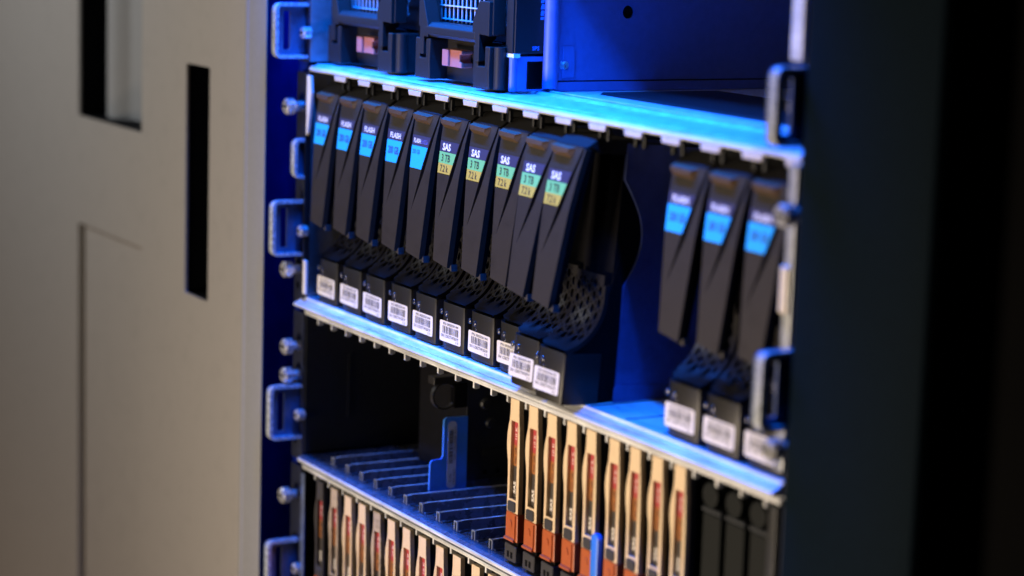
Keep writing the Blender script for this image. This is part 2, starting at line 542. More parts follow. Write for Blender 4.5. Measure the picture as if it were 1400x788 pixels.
def module(label, x, off):
    t = thing('power_module', label, 'power supply', (x, 9.5, 4.3), 'handled modules in the upper chassis')
    def o_(name, bm, m, parent=None, **k):
        return obj(name, bm, m, parent or t, **k)
    # housing behind the front
    o_('housing', box(B(), 1, 76, 20, 200, 0.4, 96), 'black_plastic', bevel=0.6)
    for xa, xb in ((0.2, 5.2), (70.5, 77)):
        o_('frame_column', box(B(), xa, xb, 0.5, 7.5, 26, 96), 'psu_plastic', bevel=0.5)
    # gussets joining columns and handle, with the tongue that drops into the foot
    o_('handle_bracket', prism(B(), [(5.4, 40), (8.5, 40.5), (14, 27), (14, 21.4), (9.6, 21.4), (9.6, 12.5), (5.4, 12.5)], 'y', -1.5, 6), 'psu_plastic', bevel=0.35)
    o_('handle_bracket', prism(B(), [(70.2, 42), (66.5, 42), (60.2, 32), (60.2, 24), (63.0, 24), (63.0, 13.0), (67.0, 13.0), (67.0, 26), (76.4, 25.6), (76.4, 42)], 'y', -1.5, 6), 'psu_plastic', bevel=0.35)
    bm = B()
    prism(bm, [(-1.6, 23.2), (0.4, 21.4), (8, 21.4), (10.5, 23.8), (10.5, 27), (8.2, 28.8), (1.0, 28.8), (-1.6, 26.6)], 'x', 9.7, 63.2)
    o_('handle_bar', bm, 'psu_plastic', bevel=0.5)
    # wing plates beside the grille
    for sgn, x0 in ((1, 5.4), (-1, 70.4)):
        o_('grille_wing', prism(B(), [(x0, 30), (x0, 43), (x0 + sgn * 2.5, 43), (x0 + sgn * 6, 30)], 'y', 6.2, 7.4), 'psu_plastic')
    # feet with a notch on top
    for xa, xb in ((0.2, 16.0), (61.0, 77.0)):
        o_('foot', prism(B(), [(xa, 0.3), (xb, 0.3), (xb - 0.6, 10), (xb, 20.5), (xb - 4.6, 20.5), (xb - 4.6, 10.8), (xa + 4.6, 10.8), (xa + 4.6, 20.5), (xa, 20.5)], 'y', -1.0, 15), 'psu_plastic', bevel=0.5)
    o_('foot_roll', prism(B(), circ(79.4, 3.6, 3.0, 18), 'z', 0.3, 20.5), 'psu_plastic', smooth=True)
    # recessed lower panel, pull lever and its finger hole
    pan = o_('lower_panel', plate(B(), rect(16.2, 60.8, 0.3, 20.6), [circ(27, 12.5, 4.2, 18)], 'y', 9.0, 11.0), 'psu_plastic')
    o_('panel_back', box(B(), 16.2, 60.8, 13.0, 15.0, 0.3, 20.6), 'inner_black', pan)
    o_('ledge', box(B(), 16.2, 60.8, 6.5, 15.5, 20.7, 21.3), 'dark_metal', bevel=0.2)
    lev = o_('pull_lever', prism(B(), [(31 + off, 7.8), (31 + off, 16.4), (48 + off, 16.4), (48 + off, 14.4), (46 + off, 14.4), (46 + off, 10.6), (48 + off, 10.6), (48 + off, 7.8)], 'y', 2.2, 8.9), 'lever_pink', bevel=0.5)
    o_('lever_tip', box(B(), 30.4 + off, 36.5 + off, 0.8, 2.2, 8.0, 16.2), 'lever_pink', lev, bevel=0.4)
    # wire grille
    bm = B()
    for i in range(17):
        xx = 2.5 + i * 4.4
        box(bm, xx - 0.32, xx + 0.32, 9.6, 10.2, 29, 96)
    for i in range(11):
        zz_ = 30.5 + i * 6.6
        box(bm, 1.0, 76, 9.0, 9.55, zz_ - 0.32, zz_ + 0.32)
    o_('wire_grille', bm, 'wire')
    o_('grille_back', box(B(), 0.6, 76.4, 18.6, 19.4, 21.5, 96), 'inner_black')
    return t
module('black handled power module at the far left of the upper chassis', -5.5, 1.5)
module('black handled power module beside the blue-lit empty bay', 98.0, -5.0)

# ------------------------------------------------------------------ drive shelf with the large carriers
E1 = thing('drive_shelf', 'metal drive shelf holding the large black drive carriers', 'drive enclosure', (212, 0, -134))
EO1 = (-212, 0, 134)
def e1(name, bm, m, parent=None, **k):
    return obj(name, shift(bm, EO1), m, parent or E1, **k)
P = 28.8
top = e1('top_plate', prism(B(), [(0.0, -0.6), (-0.4, 0.2), (0.2, 1.4), (1.2, 2.0), (300, 2.0), (300, 0.8), (6, 0.8), (5, -0.9), (0.6, -0.9)], 'x', -10, 434.5), 'zinc')
for k in range(1, 16):
    bm = B()
    prism(bm, [(P * k - 7.0, -0.95), (P * k + 7.0, -0.95), (P * k + 6.2, -3.6), (P * k - 6.2, -3.6)], 'y', -0.4, 1.0)
    e1('guide_tab', bm, 'tab_metal', top, bevel=0.3)
    for dx in (-4.4, 2.4):
        bm = B()
        box(bm, P * k + dx, P * k + dx + 2.0, 3.0, 5.0, -8.2, -0.95)
        e1('guide_pin', bm, 'dark_metal', top, bevel=0.4)
tray = e1('bottom_tray', prism(B(), [(0.5, -126.2), (-0.2, -126.4), (-0.7, -127.4), (-3.2, -128.9), (-3.3, -129.5), (-3.9, -129.7), (-3.9, -129.2), (-4.9, -129.8), (-5.4, -130.2), (-5.5, -131.0), (-5.0, -131.5), (8, -133.6), (300, -133.6), (300, -126.2)], 'x', -14.5, 434.5), 'zinc')
for xx in range(0, 15):
    e1('tray_groove', box(B(), P * xx + 1.6, P * xx + 2.4, 0.9, 60, -126.19, -125.9), 'dark_metal', tray)
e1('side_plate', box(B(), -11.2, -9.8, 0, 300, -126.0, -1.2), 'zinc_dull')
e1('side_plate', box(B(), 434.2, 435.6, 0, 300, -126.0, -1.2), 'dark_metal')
e1('back_plate', box(B(), -9.6, 434, 200, 202, -126.0, 0.7), 'inner_black')
e1('edge_strip', prism(B(), [(-8.0, -3), (-3.6, -3), (-2.0, -12), (-6.0, -34), (-8.0, -36)], 'y', -2.5, -1.0), 'label_white')
e1('edge_strip', box(B(), -8.6, -5.0, -3.0, -1.2, -124, -105), 'label_white', bevel=0.5)
e1('edge_strip', box(B(), 429.8, 435.4, -4.2, -1.2, -60, -41), 'tab_metal', bevel=1.2)
e1('flange', box(B(), 430.5, 436.0, -2.4, -1.0, -122, -2), 'zinc_dull', bevel=0.4)
e1('flange', box(B(), -10.0, -8.7, -2.4, 1.0, -124, -2), 'dark_metal')
ears(E1, EO1, -132, -1, (-103, -72), [(-17, -20.7), (-17, -111.3)], [(438, -20.7), (438, -112)])
bracket(E1, EO1, -14, -60, -38, -8.5, False)

# -- one carrier, then copies
def bez_y(z):
    K = [(0, 1.2), (-11, 1.0), (-22, -0.6), (-39.5, -2.2), (-62, -3.0), (-90, -3.8)]
    for (a, ya), (b, yb) in zip(K, K[1:]):
        if z >= b:
            return ya + (yb - ya) * (a - z) / (a - b)
    return K[-1][1]

CZ = 126.2                      # carrier origin sits on the tray
def carrier_meshes():
    M = []
    def add(name, bm, m, parent=None, **k):
        bmesh.ops.translate(bm, verts=bm.verts[:], vec=(0, 0, CZ))
        M.append((name, mesh_of(name, bm, m, **k), parent))
        return name
    # sloped front lever with its long pointed groove
    bm = prism(B(), [(1.0, -11), (25.4, -11.3), (4.5, -61), (16.6, -40), (25.8, -14.5), (26.2, -11.6), (27.5, -12), (16.0, -84), (1.4, -82)], 'y', 0, 3.0)
    for zc in (-22, -39.5, -62):
        bmesh.ops.bisect_plane(bm, geom=bm.verts[:] + bm.edges[:] + bm.faces[:], plane_co=(0, 0, zc), plane_no=(0, 0, 1))
    for v in bm.verts:
        v.co.y += bez_y(v.co.z)
    bmesh.ops.triangulate(bm, faces=[f for f in bm.faces if len(f.verts) > 4])
    add('lever', bm, 'bezel_plastic')
    # dark backing behind the groove
    bm = prism(B(), [(2.0, -12), (26.5, -12.5), (15.2, -83), (2.2, -81)], 'y', 3.05, 5.5)
    for v in bm.verts:
        v.co.y += bez_y(v.co.z)
    add('lever_back', bm, 'inner_black')
    # grip ridge near the top
    bm = B()
    v = [(2.0, 1.0, -11.2), (2.0, -1.6, -12.2), (2.6, -1.7, -14.2), (3.2, -0.0, -16.2),
         (17.5, 1.0, -11.6), (17.2, -1.6, -12.6), (16.4, -1.7, -14.6), (15.6, -0.0, -16.6),
         (19.4, 1.0, -11.8), (17.6, 0.0, -16.5)]
    vv = [bm.verts.new(c) for c in v]
    for f in ((0, 4, 5, 1), (1, 5, 6, 2), (2, 6, 7, 3), (0, 1, 2, 3), (5, 4, 8), (6, 5, 8), (6, 8, 9), (7, 6, 9), (4, 0, 3, 7)):
        bm.faces.new([vv[i] for i in f])
    add('grip_ridge', bm, 'amber_latch')
    # sloped cap above the lever
    bm = prism(B(), [(1.0, -11.1), (4.4, -11.1), (9.0, -13), (30, -13), (30, -6.4), (7.6, -6.4)], 'x', 1.0, 27.4)
    add('cap', bm, 'cap_plastic', bevel=0.4)
    # rounded nose that carries the barcode
    pl = [(1.0, 20)] + [(10.0 - 9.0 * math.cos(math.radians(a)), 5.2 - 4.5 * math.sin(math.radians(a))) for a in (0, 15, 30, 45, 60, 75, 90)] \
        + [(25.4 + 2.0 * math.sin(math.radians(a)), 2.7 - 2.0 * math.cos(math.radians(a))) for a in (0, 45, 90)] + [(27.4, 20)]
    bm = prism(B(), pl, 'z', -125.6, -102.4)
    add('nose', bm, 'nose_plastic', bevel=0.45, seg=2, ang=60, smooth=True)
    # drive body
    bm = box(B(), 1.6, 26.6, 22, 150, -125.4, -9)
    add('body', bm, 'inner_black')
    # curved vent: quarter pipe with oval slots
    cy, cz, R = -5.5, -78.0, 23.8
    def pipe(s, x, r=R):
        L0 = math.radians(15.0); L1 = math.radians(90)
        a = L0 + s * (L1 - L0)
        if s <= 1.0:
            return (x, cy + r * math.sin(a), cz - r * math.cos(a))
        return (x, cy + r, cz + (s - 1.0) * R * (L1 - L0))
    bm = B()
    ncol, rows = 5, 5
    xs = [2.7, 7.3, 11.9, 16.5, 21.1, 25.7]
    def cell(s0, s1, x0, x1):
        sc, xc = (s0 + s1) / 2, (x0 + x1) / 2
        hs, hx = (s1 - s0) / 2, (x1 - x0) / 2
        n = 12
        inner, outer = [], []
        for i in range(n):
            a = 2 * math.pi * i / n
            c_, s_ = math.cos(a), math.sin(a)
            inner.append((sc + 0.74 * hs * s_, xc + 0.60 * hx * c_))
            q = max(abs(c_), abs(s_))
            outer.append((sc + hs * s_ / q, xc + hx * c_ / q))
        vi = [bm.verts.new(pipe(s, x)) for s, x in inner]
        vo = [bm.verts.new(pipe(s, x)) for s, x in outer]
        vb = [bm.verts.new(pipe(s, x, R + 1.1)) for s, x in inner]
        for i in range(n):
            j = (i + 1) % n
            bm.faces.new((vo[i], vo[j], vi[j], vi[i]))
            bm.faces.new((vi[i], vi[j], vb[j], vb[i]))
    for c_ in range(ncol):
        sh = 0.0925 if c_ % 2 else 0.0
        s = 0.28 + sh
        # solid apron
        sa = (0.10, 0.02, 0.0, 0.0, 0.0)[c_]
        sb = (0.02, 0.0, 0.0, 0.0, 0.0)[c_]
        quad(bm, [pipe(sa, xs[c_]), pipe(sb, xs[c_ + 1]), pipe(0.15, xs[c_ + 1]), pipe(0.15, xs[c_])])
        quad(bm, [pipe(0.15, xs[c_]), pipe(0.15, xs[c_ + 1]), pipe(s, xs[c_ + 1]), pipe(s, xs[c_])])
        for r_ in range(rows):
            cell(s, s + 0.185, xs[c_], xs[c_ + 1])
            s += 0.185
        quad(bm, [pipe(s, xs[c_]), pipe(s, xs[c_ + 1]), pipe(1.34, xs[c_ + 1]), pipe(1.34, xs[c_])])
    for x0, x1 in ((1.2, 2.7), (25.7, 27.3)):
        for i in range(2 if x0 < 2 else 0, 12):
            quad(bm, [pipe(i * 0.1, x0), pipe(i * 0.1, x1), pipe(i * 0.1 + 0.1, x1), pipe(i * 0.1 + 0.1, x0)])
            for xx in (x0, x1):
                quad(bm, [pipe(i * 0.1, xx), pipe(i * 0.1, xx, R + 2.2), pipe(i * 0.1 + 0.1, xx, R + 2.2), pipe(i * 0.1 + 0.1, xx)])
    bmesh.ops.remove_doubles(bm, verts=bm.verts[:], dist=0.02)
    add('curved_vent', bm, 'vent_plastic', smooth=True)
    # side cheek under the vent on the right, and the metal rail behind it
    pts = [(6.0, -125.2), (6.0, -101.9)] + [(cy + (R + 2.3) * math.sin(math.radians(a)), cz - (R + 2.3) * math.cos(math.radians(a))) for a in (32, 45, 58, 70, 82, 90)] \
        + [(24.0, -60), (24.0, -125.2)]
    bm = prism(B(), pts, 'x', 25.4, 27.0)
    add('cheek', bm, 'inner_black')
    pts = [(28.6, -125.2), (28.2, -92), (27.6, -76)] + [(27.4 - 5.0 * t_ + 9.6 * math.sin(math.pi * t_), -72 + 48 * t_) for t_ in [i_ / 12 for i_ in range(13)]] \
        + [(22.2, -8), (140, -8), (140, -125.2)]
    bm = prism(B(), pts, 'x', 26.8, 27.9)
    add('side_rail', bm, 'rail_metal_lit_blue')
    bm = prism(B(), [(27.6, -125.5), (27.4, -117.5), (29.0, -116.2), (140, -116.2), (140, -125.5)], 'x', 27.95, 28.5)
    add('rail_foot', bm, 'rail_metal_lit_blue', 'side_rail')
    bm = prism(B(), [(14.6, -84.2), (18.6, -85.4), (18.2, -82.0), (16.6, -84.0)], 'y', -2.4, 1.0)
    add('lever_tooth', bm, 'caddy_grey')
    for x, z, r in ((3.6, -107.6, 1.5), (9.2, -108.0, 1.55), (10.2, -110.6, 0.8)):
        bm = dome(B(), x, 0.72 if x > 4.5 else 1.0, z, r, 12, 4, 0.5)
        add('indicator_lens', bm, 'lens', smooth=True)
    # barcode label
    bm = B()
    f = bm.faces.new([bm.verts.new((x, 0.60, z)) for x, z in rrect(2.9, 24.6, -122.2, -111.8, 1.1)])
    add('barcode_label', bm, 'label_white')
    bm = B()
    r_ = random.Random(11)
    x = 6.0
    while x < 22.0:
        w = r_.choice((0.25, 0.25, 0.4, 0.65))
        quad(bm, [(x, 0.52, -118.0), (x + w, 0.52, -118.0), (x + w, 0.52, -114.4), (x, 0.52, -114.4)])
        x += w + r_.choice((0.3, 0.3, 0.5, 0.75))
    put_text(bm, 'PN 005050144', lambda u, v: (6.5 + 15.5 * u, 0.52, -113.9 + 1.3 * v), 0.01)
    put_text(bm, 'SN 1Z8ZTW2019', lambda u, v: (4.6 + 17.6 * u, 0.52, -120.0 + 1.4 * v), 0.01)
    put_text(bm, '3.5', lambda u, v: (19.4 + 3.0 * u, 0.52, -121.6 + 1.1 * v), 0.0)
    add('barcode', bm, 'ink_black', 'barcode_label')
    return M

def lever_pt(x, z, lift=0.12):
    return (x, bez_y(z) - lift, z + CZ)
def inner_edge(z):
    return 25.4 - 0.4205 * (-11.3 - z) - 0.35
def label_piece(z0, z1):
    bm = B()
    quad(bm, [lever_pt(1.25, z1), lever_pt(1.25, z0), lever_pt(inner_edge(z0), z0), lever_pt(inner_edge(z1), z1)])
    return bm
def label_text(rows):
    bm = B()
    for s, x0, x1, z0, z1, bold in rows:
        put_text(bm, s, lambda u, v: lever_pt(x0 + (x1 - x0) * u, z0 + (z1 - z0) * v, 0.2), bold)
    return bm

base_meshes = carrier_meshes()
HEAD = mesh_of('label_header', label_piece(-28.0, -22.7), 'label_navy')
BLUEP = mesh_of('capacity_label', label_piece(-39.2, -28.05), 'label_blue')
GREEN = mesh_of('capacity_label', label_piece(-33.6, -28.05), 'label_green')
YELLOW = mesh_of('speed_label', label_piece(-38.6, -33.62), 'label_yellow')
T_FLASH = mesh_of('lettering', label_text([('FLASH', 4.2, 15.8, -26.9, -24.0, 0.03)]), 'ink_white')
T_FLASH_S = mesh_of('lettering', label_text([('FLASH', 3.0, 10.2, -26.6, -24.3, 0.03)]), 'ink_white')
T_GEN = mesh_of('lettering', label_text([('6/12Gb', 10.9, 17.4, -26.6, -24.4, 0.0)]), 'ink_violet')
T_200 = mesh_of('lettering', label_text([('200 GB', 3.2, 14.8, -35.0, -31.0, 0.025)]), 'ink_navy')
T_200_S = mesh_of('lettering', label_text([('200 GB', 2.4, 10.2, -32.0, -29.8, 0.0)]), 'ink_navy')
T_SAS = mesh_of('lettering', label_text([('SAS', 4.0, 12.2, -27.3, -23.7, 0.035)]), 'ink_white')
T_3TB = mesh_of('lettering', label_text([('3 TB', 4.0, 12.6, -32.7, -29.1, 0.012)]), 'ink_black')
T_72K = mesh_of('lettering', label_text([('7.2 k', 3.6, 11.6, -37.8, -34.4, 0.012)]), 'ink_black')

CARR = [  # slot, forward offset, kind, label
    (0, 0.0, 'flash', 'black carrier with blue capacity label, against the left mounting ear'),
    (1, 0.0, 'flash', 'black carrier with blue capacity label, second from the left mounting ear'),
    (2, 0.0, 'flash', 'black carrier with blue capacity label, third from the left mounting ear'),
    (3, 0.0, 'flash', 'black carrier with blue capacity label, fourth from the left mounting ear'),
    (4, 0.0, 'flash_small', 'black carrier with blue label and small violet print, beside the first green label'),
    (5, 0.6, 'sas', 'black carrier with green and yellow label, leftmost of the green-labelled ones'),
    (6, 0.0, 'sas', 'black carrier with green and yellow label, second of the green-labelled ones from left'),
    (7, 0.0, 'sas', 'black carrier with green and yellow label, middle one of the five green-labelled'),
    (8, -9.8, 'sas', 'slightly pulled-out black carrier with green and yellow label, fourth of the five'),
    (9, -13.6, 'sas', 'furthest pulled-out black carrier with green and yellow label, beside the empty slots'),
    (12, 0.0, 'flash', 'blurred black carrier with blue label, just right of the empty slots'),
    (13, 0.0, 'flash', 'blurred black carrier with blue label, middle one of the three on the right'),
    (14, 0.0, 'flash', 'blurred black carrier with blue label, nearest the dark right post'),
]
jr = random.Random(5)
for slot, dy, kind, lab in CARR:
    t = thing('drive_carrier', lab, 'drive carrier', (P * slot + jr.uniform(-0.2, 0.2), dy + jr.uniform(-0.5, 0.5), -CZ + 0.15), 'large drive carriers in the upper shelf')
    if dy < -5:
        t.rotation_euler.x = math.radians(-4.2)      # pulled half out, so it leans
    made = {}
    for name, me, par in base_meshes:
        o = bpy.data.objects.new(name, me)
        col.objects.link(o)
        o.parent = made[par] if par else t
        made.setdefault(name, o)
        if name == 'barcode_label':
            o.rotation_euler.y = math.radians(jr.uniform(-1.0, 1.0))
    hd = link('label_header', HEAD, t)
    if kind == 'sas':
        cp = link('capacity_label', GREEN, t)
        sp = link('speed_label', YELLOW, t)
        link('lettering', T_SAS, hd); link('lettering', T_3TB, cp); link('lettering', T_72K, sp)
    else:
        cp = link('capacity_label', BLUEP, t)
        if kind == 'flash':
            link('lettering', T_FLASH, hd); link('lettering', T_200, cp)
        else:
            link('lettering', T_FLASH_S, hd); link('lettering', T_GEN, hd); link('lettering', T_200_S, cp)

# ------------------------------------------------------------------ two shelves with the small caddies
SLOT = [9.0, 26.5, 44.4, 61.8, 79.0, 96.3, 113.8, 131.3, 150.0, 168.6, 187.0, 204.4, 220.0, 237.3, 254.7, 272.0, 288.8, 308.0, 324.9, 342.0, 358.9, 375.8, 392.4, 409.2, 425.8]

def small_shelf(label, zt, hz, screws_l, detail):
    """zt: height of the underside of the lip above; everything hangs below it"""
    t = thing('drive_shelf', label, 'drive enclosure', (212, 0, zt - 88))
    off = (-212, 0, -(zt - 88))
    def o_(name, bm, m, parent=None, **k):
        return obj(name, shift(bm, off), m, parent or t, **k)
    tp = o_('top_plate', prism(B(), [(-1.0, zt), (-1.3, zt + 0.5), (-1.0, zt + 1.0), (300, zt + 1.0), (300, zt - 0.6), (3.0, zt - 0.6), (2.2, zt - 1.2), (-0.6, zt - 1.2)], 'x', -9, 434), 'zinc')
    for i, x in enumerate(SLOT):
        if not detail and x > 260:
            continue
        bm = B()
        prism(bm, [(0.0, zt - 1.2), (3.0, zt - 1.2), (3.0, zt - 4.6), (1.0, zt - 5.0), (0.0, zt - 4.4)], 'x', x - 3.4, x - 2.0)
        o_('guide_tooth', bm, 'zinc', tp)
    o_('side_plate', box(B(), -9.6, -8.2, 0, 300, zt - 80, zt - 1.3), 'dark_metal')
    o_('side_plate', box(B(), 433, 434.4, 0, 300, zt - 80, zt - 1.3), 'dark_metal')
    o_('back_plate', box(B(), -8, 432.9, 180, 182, zt - 80, zt - 1.3), 'inner_black')
    ears(t, off, zt - 86, zt, hz, screws_l, [])
    o_('flange', box(B(), 429.5, 434.5, -3.0, -1.2, zt - 84, zt - 2), 'dark_metal', bevel=0.4)
    return t, off, o_

# middle shelf
E2, EO2, e2 = small_shelf('metal drive shelf with cream caddies and an open left half', -134.6, (-207, -176), [(-15, -154.6), (-15, -170.9)], True)
tr = e2('bottom_tray', prism(B(), [(-1.0, -216.2), (-3.0, -217.0), (-3.4, -218.0), (-3.2, -219.3), (-2.2, -219.8), (-2.2, -220.6), (-1.4, -220.9), (300, -221.6), (300, -216.2)], 'x', -9.0, 434), 'tray_steel')
e2('tray_lip', prism(B(), [(-3.45, -217.2), (-3.9, -217.6), (-3.9, -219.0), (-3.5, -219.3)], 'x', -9, 434), 'zinc', tr)
for i in range(24):
    x = SLOT[i + 1] - 4.4
    bm = B()
    prism(bm, [(4.0, -216.3), (4.0, -211.2), (7.0, -210.9), (150, -212.4), (150, -216.3)], 'x', x - 1.1, x - 0.35)
    prism(bm, [(4.0, -216.3), (4.0, -211.2), (7.0, -210.9), (150, -212.4), (150, -216.3)], 'x', x + 1.1, x + 1.85)
    rib = e2('guide_rib', bm, 'tray_steel', tr)
    bm = B()
    for xa, xb, za, zb in ((x - 1.3, x - 0.7, -216.0, -210.9), (x + 1.5, x + 2.1, -216.0, -210.9), (x - 0.7, x + 1.5, -211.5, -210.9)):
        box(bm, xa, xb, 3.0, 3.9, za, zb)
    e2('rib_post', bm, 'zinc_dull', tr)
    e2('rib_cap', prism(B(), [(4.2, -211.15), (7.0, -210.85), (150, -212.3), (150, -212.9), (7.0, -211.6), (4.2, -211.8)], 'x', x - 0.3, x + 1.05), 'zinc', tr)
    bm = B()
    prism(bm, [(x - 3.2, 3.6), (x + 4.2, 3.6), (x + 2.2, 11.5), (x - 1.3, 11.5)], 'z', -216.3, -215.3)
    e2('rib_foot', bm, 'tray_steel', tr, bevel=0.3)
e2('wall_slot', box(B(), -8.1, -7.6, 26, 27.4, -196, -160), 'dark_metal')
# dark module that stands in the open half of the shelf
MODL = thing('expansion_module', 'black module with round screws standing inside the open half shelf', 'module', (70, 44, -216))
MO = (-70, -44, 216)
def md(name, bm, m, parent=None, **k):
    return obj(name, shift(bm, MO), m, parent or MODL, **k)
md('housing', box(B(), 44, 98, 44.5, 170, -210.5, -150), 'inner_black', bevel=0.6)
md('side_plate', plate(B(), rect(44.2, 165, -210, -146), [circ(56, -206.5, 1.7, 14), circ(64, -206.5, 1.7, 14)], 'x', 98.1, 99.2), 'dark_metal')
md('rail', box(B(), 99.3, 100.0, 54, 150, -197, -194), 'dark_metal')
for y, z, r in ((58, -179.5, 3.0), (55, -168.8, 3.4)):
    md('screw', cyl(B(), 'x', (y, z), r, 99.2, 101.0, 18, r * 0.75), 'dark_metal', bevel=0.3)
md('latch_arm', box(B(), 92, 99, 24, 46, -156.6, -152.5), 'nose_plastic', bevel=0.4)
md('latch_block', box(B(), 93, 99, 36, 44.3, -170, -157), 'inner_black', bevel=0.5)
md('latch_block', box(B(), 93, 99, 39.5, 44.3, -151.8, -146), 'dark_metal', bevel=0.4)
bm = plate(B(), circ(31, -163, 7.4, 24), [circ(31, -163, 6.6, 24)], 'x', 95.5, 98.5)
md('latch_ring', bm, 'black_plastic', smooth=True)
# blue pull tag with a barcode
TAG = thing('pull_tag', 'blue plastic pull tag with barcode sticker in the open half shelf', 'tag', (100, 34, -216))
TO = (-100, -34, 216)
def tg(name, bm, m, parent=None, **k):
    return obj(name, shift(bm, TO), m, parent or TAG, **k)
ol = [(44.0, -174.4), (31.5, -174.2), (30.2, -174.8), (29.6, -176), (29.5, -194.6), (28.6, -196.2), (23.6, -196.4), (22.4, -197.2), (22.0, -198.6), (21.6, -212.2), (22.2, -214.2), (23.6, -214.9), (44.0, -214.6)]
tg('plate', prism(B(), ol, 'x', 99.4, 100.6), 'tag_blue', bevel=0.2, seg=1)
st = tg('sticker', plate(B(), rrect(32.2, 37.4, -212.6, -176.4, 2.2), [], 'x', 100.62, 100.7), 'tag_paper')
bm = B()
rr = random.Random(9)
z = -199.0
while z < -180.5:
    w = rr.choice((0.3, 0.5, 0.8))
    quad(bm, [(100.76, 32.9, z), (100.76, 35.4, z), (100.76, 35.4, z + w), (100.76, 32.9, z + w)])
    z += w + rr.choice((0.35, 0.5))
put_text(bm, '042 005848 A01', lambda u, v: (100.76, 37.0 - 1.1 * v, -197.5 + 18.0 * u))
put_text(bm, '100-562', lambda u, v: (100.76, 36.9 - 1.2 * v, -210.5 + 8.0 * u))
put_text(bm, '5 PK', lambda u, v: (100.76, 34.8 - 1.2 * v, -209.0 + 4.6 * u))
tg('barcode', bm, 'ink_black', st)

# lower shelf
E3, EO3, e3 = small_shelf('lowest metal drive shelf, its row of cream caddies cut off by the frame', -222.6, (-296, -265), [(-15, -240)], False)
e3('bottom_tray', prism(B(), [(0, -306), (300, -306), (300, -309), (0, -309)], 'x', -9, 434), 'painted_tray')
e3('edge_strip', box(B(), -8.0, -3.4, -2.2, -1.0, -300, -226), 'ear_metal', bevel=0.5)

# -- one caddy, then copies (origin: left front foot; top at z = 0)
def caddy_meshes(face_mat):
    M = []
    def add(name, bm, m, parent=None, **k):
        M.append((name, mesh_of(name, bm, m, **k), parent))
    left = [(0.2, 0), (0.25, -6), (-0.2, -10.5), (-1.2, -14), (-2.0, -18), (-2.2, -22), (-1.8, -26), (-0.9, -30), (-0.4, -36), (-0.4, -54.5)]
    right = [(9.9, -54.5), (9.8, -30), (9.6, -22), (9.2, -14), (8.6, -9), (8.3, -5), (8.1, 0)]
    win = rect(1.4, 7.7, -48.2, -10.6)
    bm = plate(B(), left + right, [win], 'y', 0.0, 2.4)
    add('face', bm, face_mat)
    sides = [(x + 0.35, z - 0.1) for x, z in left] + [(x - 0.1, z - 0.1) for x, z in right]
    bm = prism(B(), sides, 'y', 2.5, 5.6)
    add('bezel_side', bm, 'caddy_side', bevel=0.3, seg=1)
    bm = box(B(), 0.6, 9.2, 8, 90, -74, 0.4)
    add('body', bm, 'inner_black')
    # sunken label strip
    bm = box(B(), 1.2, 7.9, 2.0, 2.45, -48.3, -10.5)
    add('label_strip', bm, 'strip_dark')
    for nm, m, x0, x1, z0, z1 in (('speed_label', 'strip_red', 1.5, 4.7, -22.4, -11.0), ('capacity_label', 'strip_orange', 1.5, 4.5, -32.4, -22.5),
                                  ('clear_cover', 'strip_brown', 4.8, 6.9, -46.2, -11.0)):
        add(nm, box(B(), x0, x1, 1.75, 1.98, z0, z1), m, 'label_strip')
    bm = B()
    put_text(bm, '10 K', lambda u, v: (4.2 - 1.7 * v, 1.68, -19.6 + 6.0 * u), 0.0)
    add('lettering', bm, 'ink_white', 'label_strip')
    bm = B()
    put_text(bm, 'SAS', lambda u, v: (4.2 - 2.1 * v, 1.68, -45.8 + 5.8 * u), 0.03)
    add('lettering', bm, 'ink_white', 'label_strip')
    bm = B()
    put_text(bm, '900 GB', lambda u, v: (4.1 - 1.7 * v, 1.68, -31.6 + 8.0 * u), 0.01)
    add('lettering', bm, 'ink_black', 'label_strip')
    add('button', prism(B(), rrect(1.0, 7.9, -54.2, -49.2, 0.9, 3), 'y', -0.7, 2.0), 'button_black', bevel=0.25, seg=1)
    # orange latch: hollowed front with a rolled lower lip
    bm = prism(B(), [(-0.8, -55.2), (0.2, -54.6), (9.0, -54.8), (10.2, -55.0), (10.4, -68.2), (-0.9, -68.2)], 'y', -0.2, 4.4)
    add('latch', bm, 'latch_orange', bevel=0.35, seg=2)
    bm = B()
    prism(bm, [(-0.2, -66.9), (-1.2, -67.3), (-1.4, -68.0), (-0.8, -68.7), (0.4, -68.7), (0.4, -66.9)], 'x', -0.8, 8.2)
    add('latch_lip', bm, 'latch_orange', 'latch', bevel=0.2, seg=1)
    bm = B()
    box(bm, 8.0, 8.7, -0.75, -0.1, -66.8, -55.6)
    prism(bm, [(2.2, -59.2), (3.6, -58.2), (5.0, -59.0), (5.4, -61.4), (4.6, -60.6), (3.4, -59.8)], 'y', -0.5, -0.1)
    add('latch_ridge', bm, 'latch_orange', 'latch')
    # black foot with two small slots
    bm = prism(B(), [(-0.6, -78.3), (10.0, -78.3), (10.2, -70.4), (-0.4, -70.0)], 'y', -0.6, 6.5)
    add('foot', bm, 'button_black', bevel=0.35, seg=1)
    bm = box(B(), 0.2, 9.4, 1.2, 6, -70.4, -68.1)
    add('neck', bm, 'inner_black')
    bm = B()
    for x in (2.2, 5.4):
        box(bm, x, x + 1.8, -0.75, -0.55, -76.6, -73.6)
    add('foot_slot', bm, 'inner_black', 'foot')
    return M

CREAM = caddy_meshes('caddy_cream')
SCUFF = [(n, (me if n != 'face' else None), p) for n, me, p in CREAM]
def variant(matname):
    out = []
    for n, me, p in CREAM:
        if n == 'face':
            m2 = me.copy()
            m2.materials.clear()
            m2.materials.append(MATS[matname])
            out.append((n, m2, p))
        else:
            out.append((n, me, p))
    return out
SCUFF = variant('caddy_scuffed')
GREY = variant('caddy_grey')

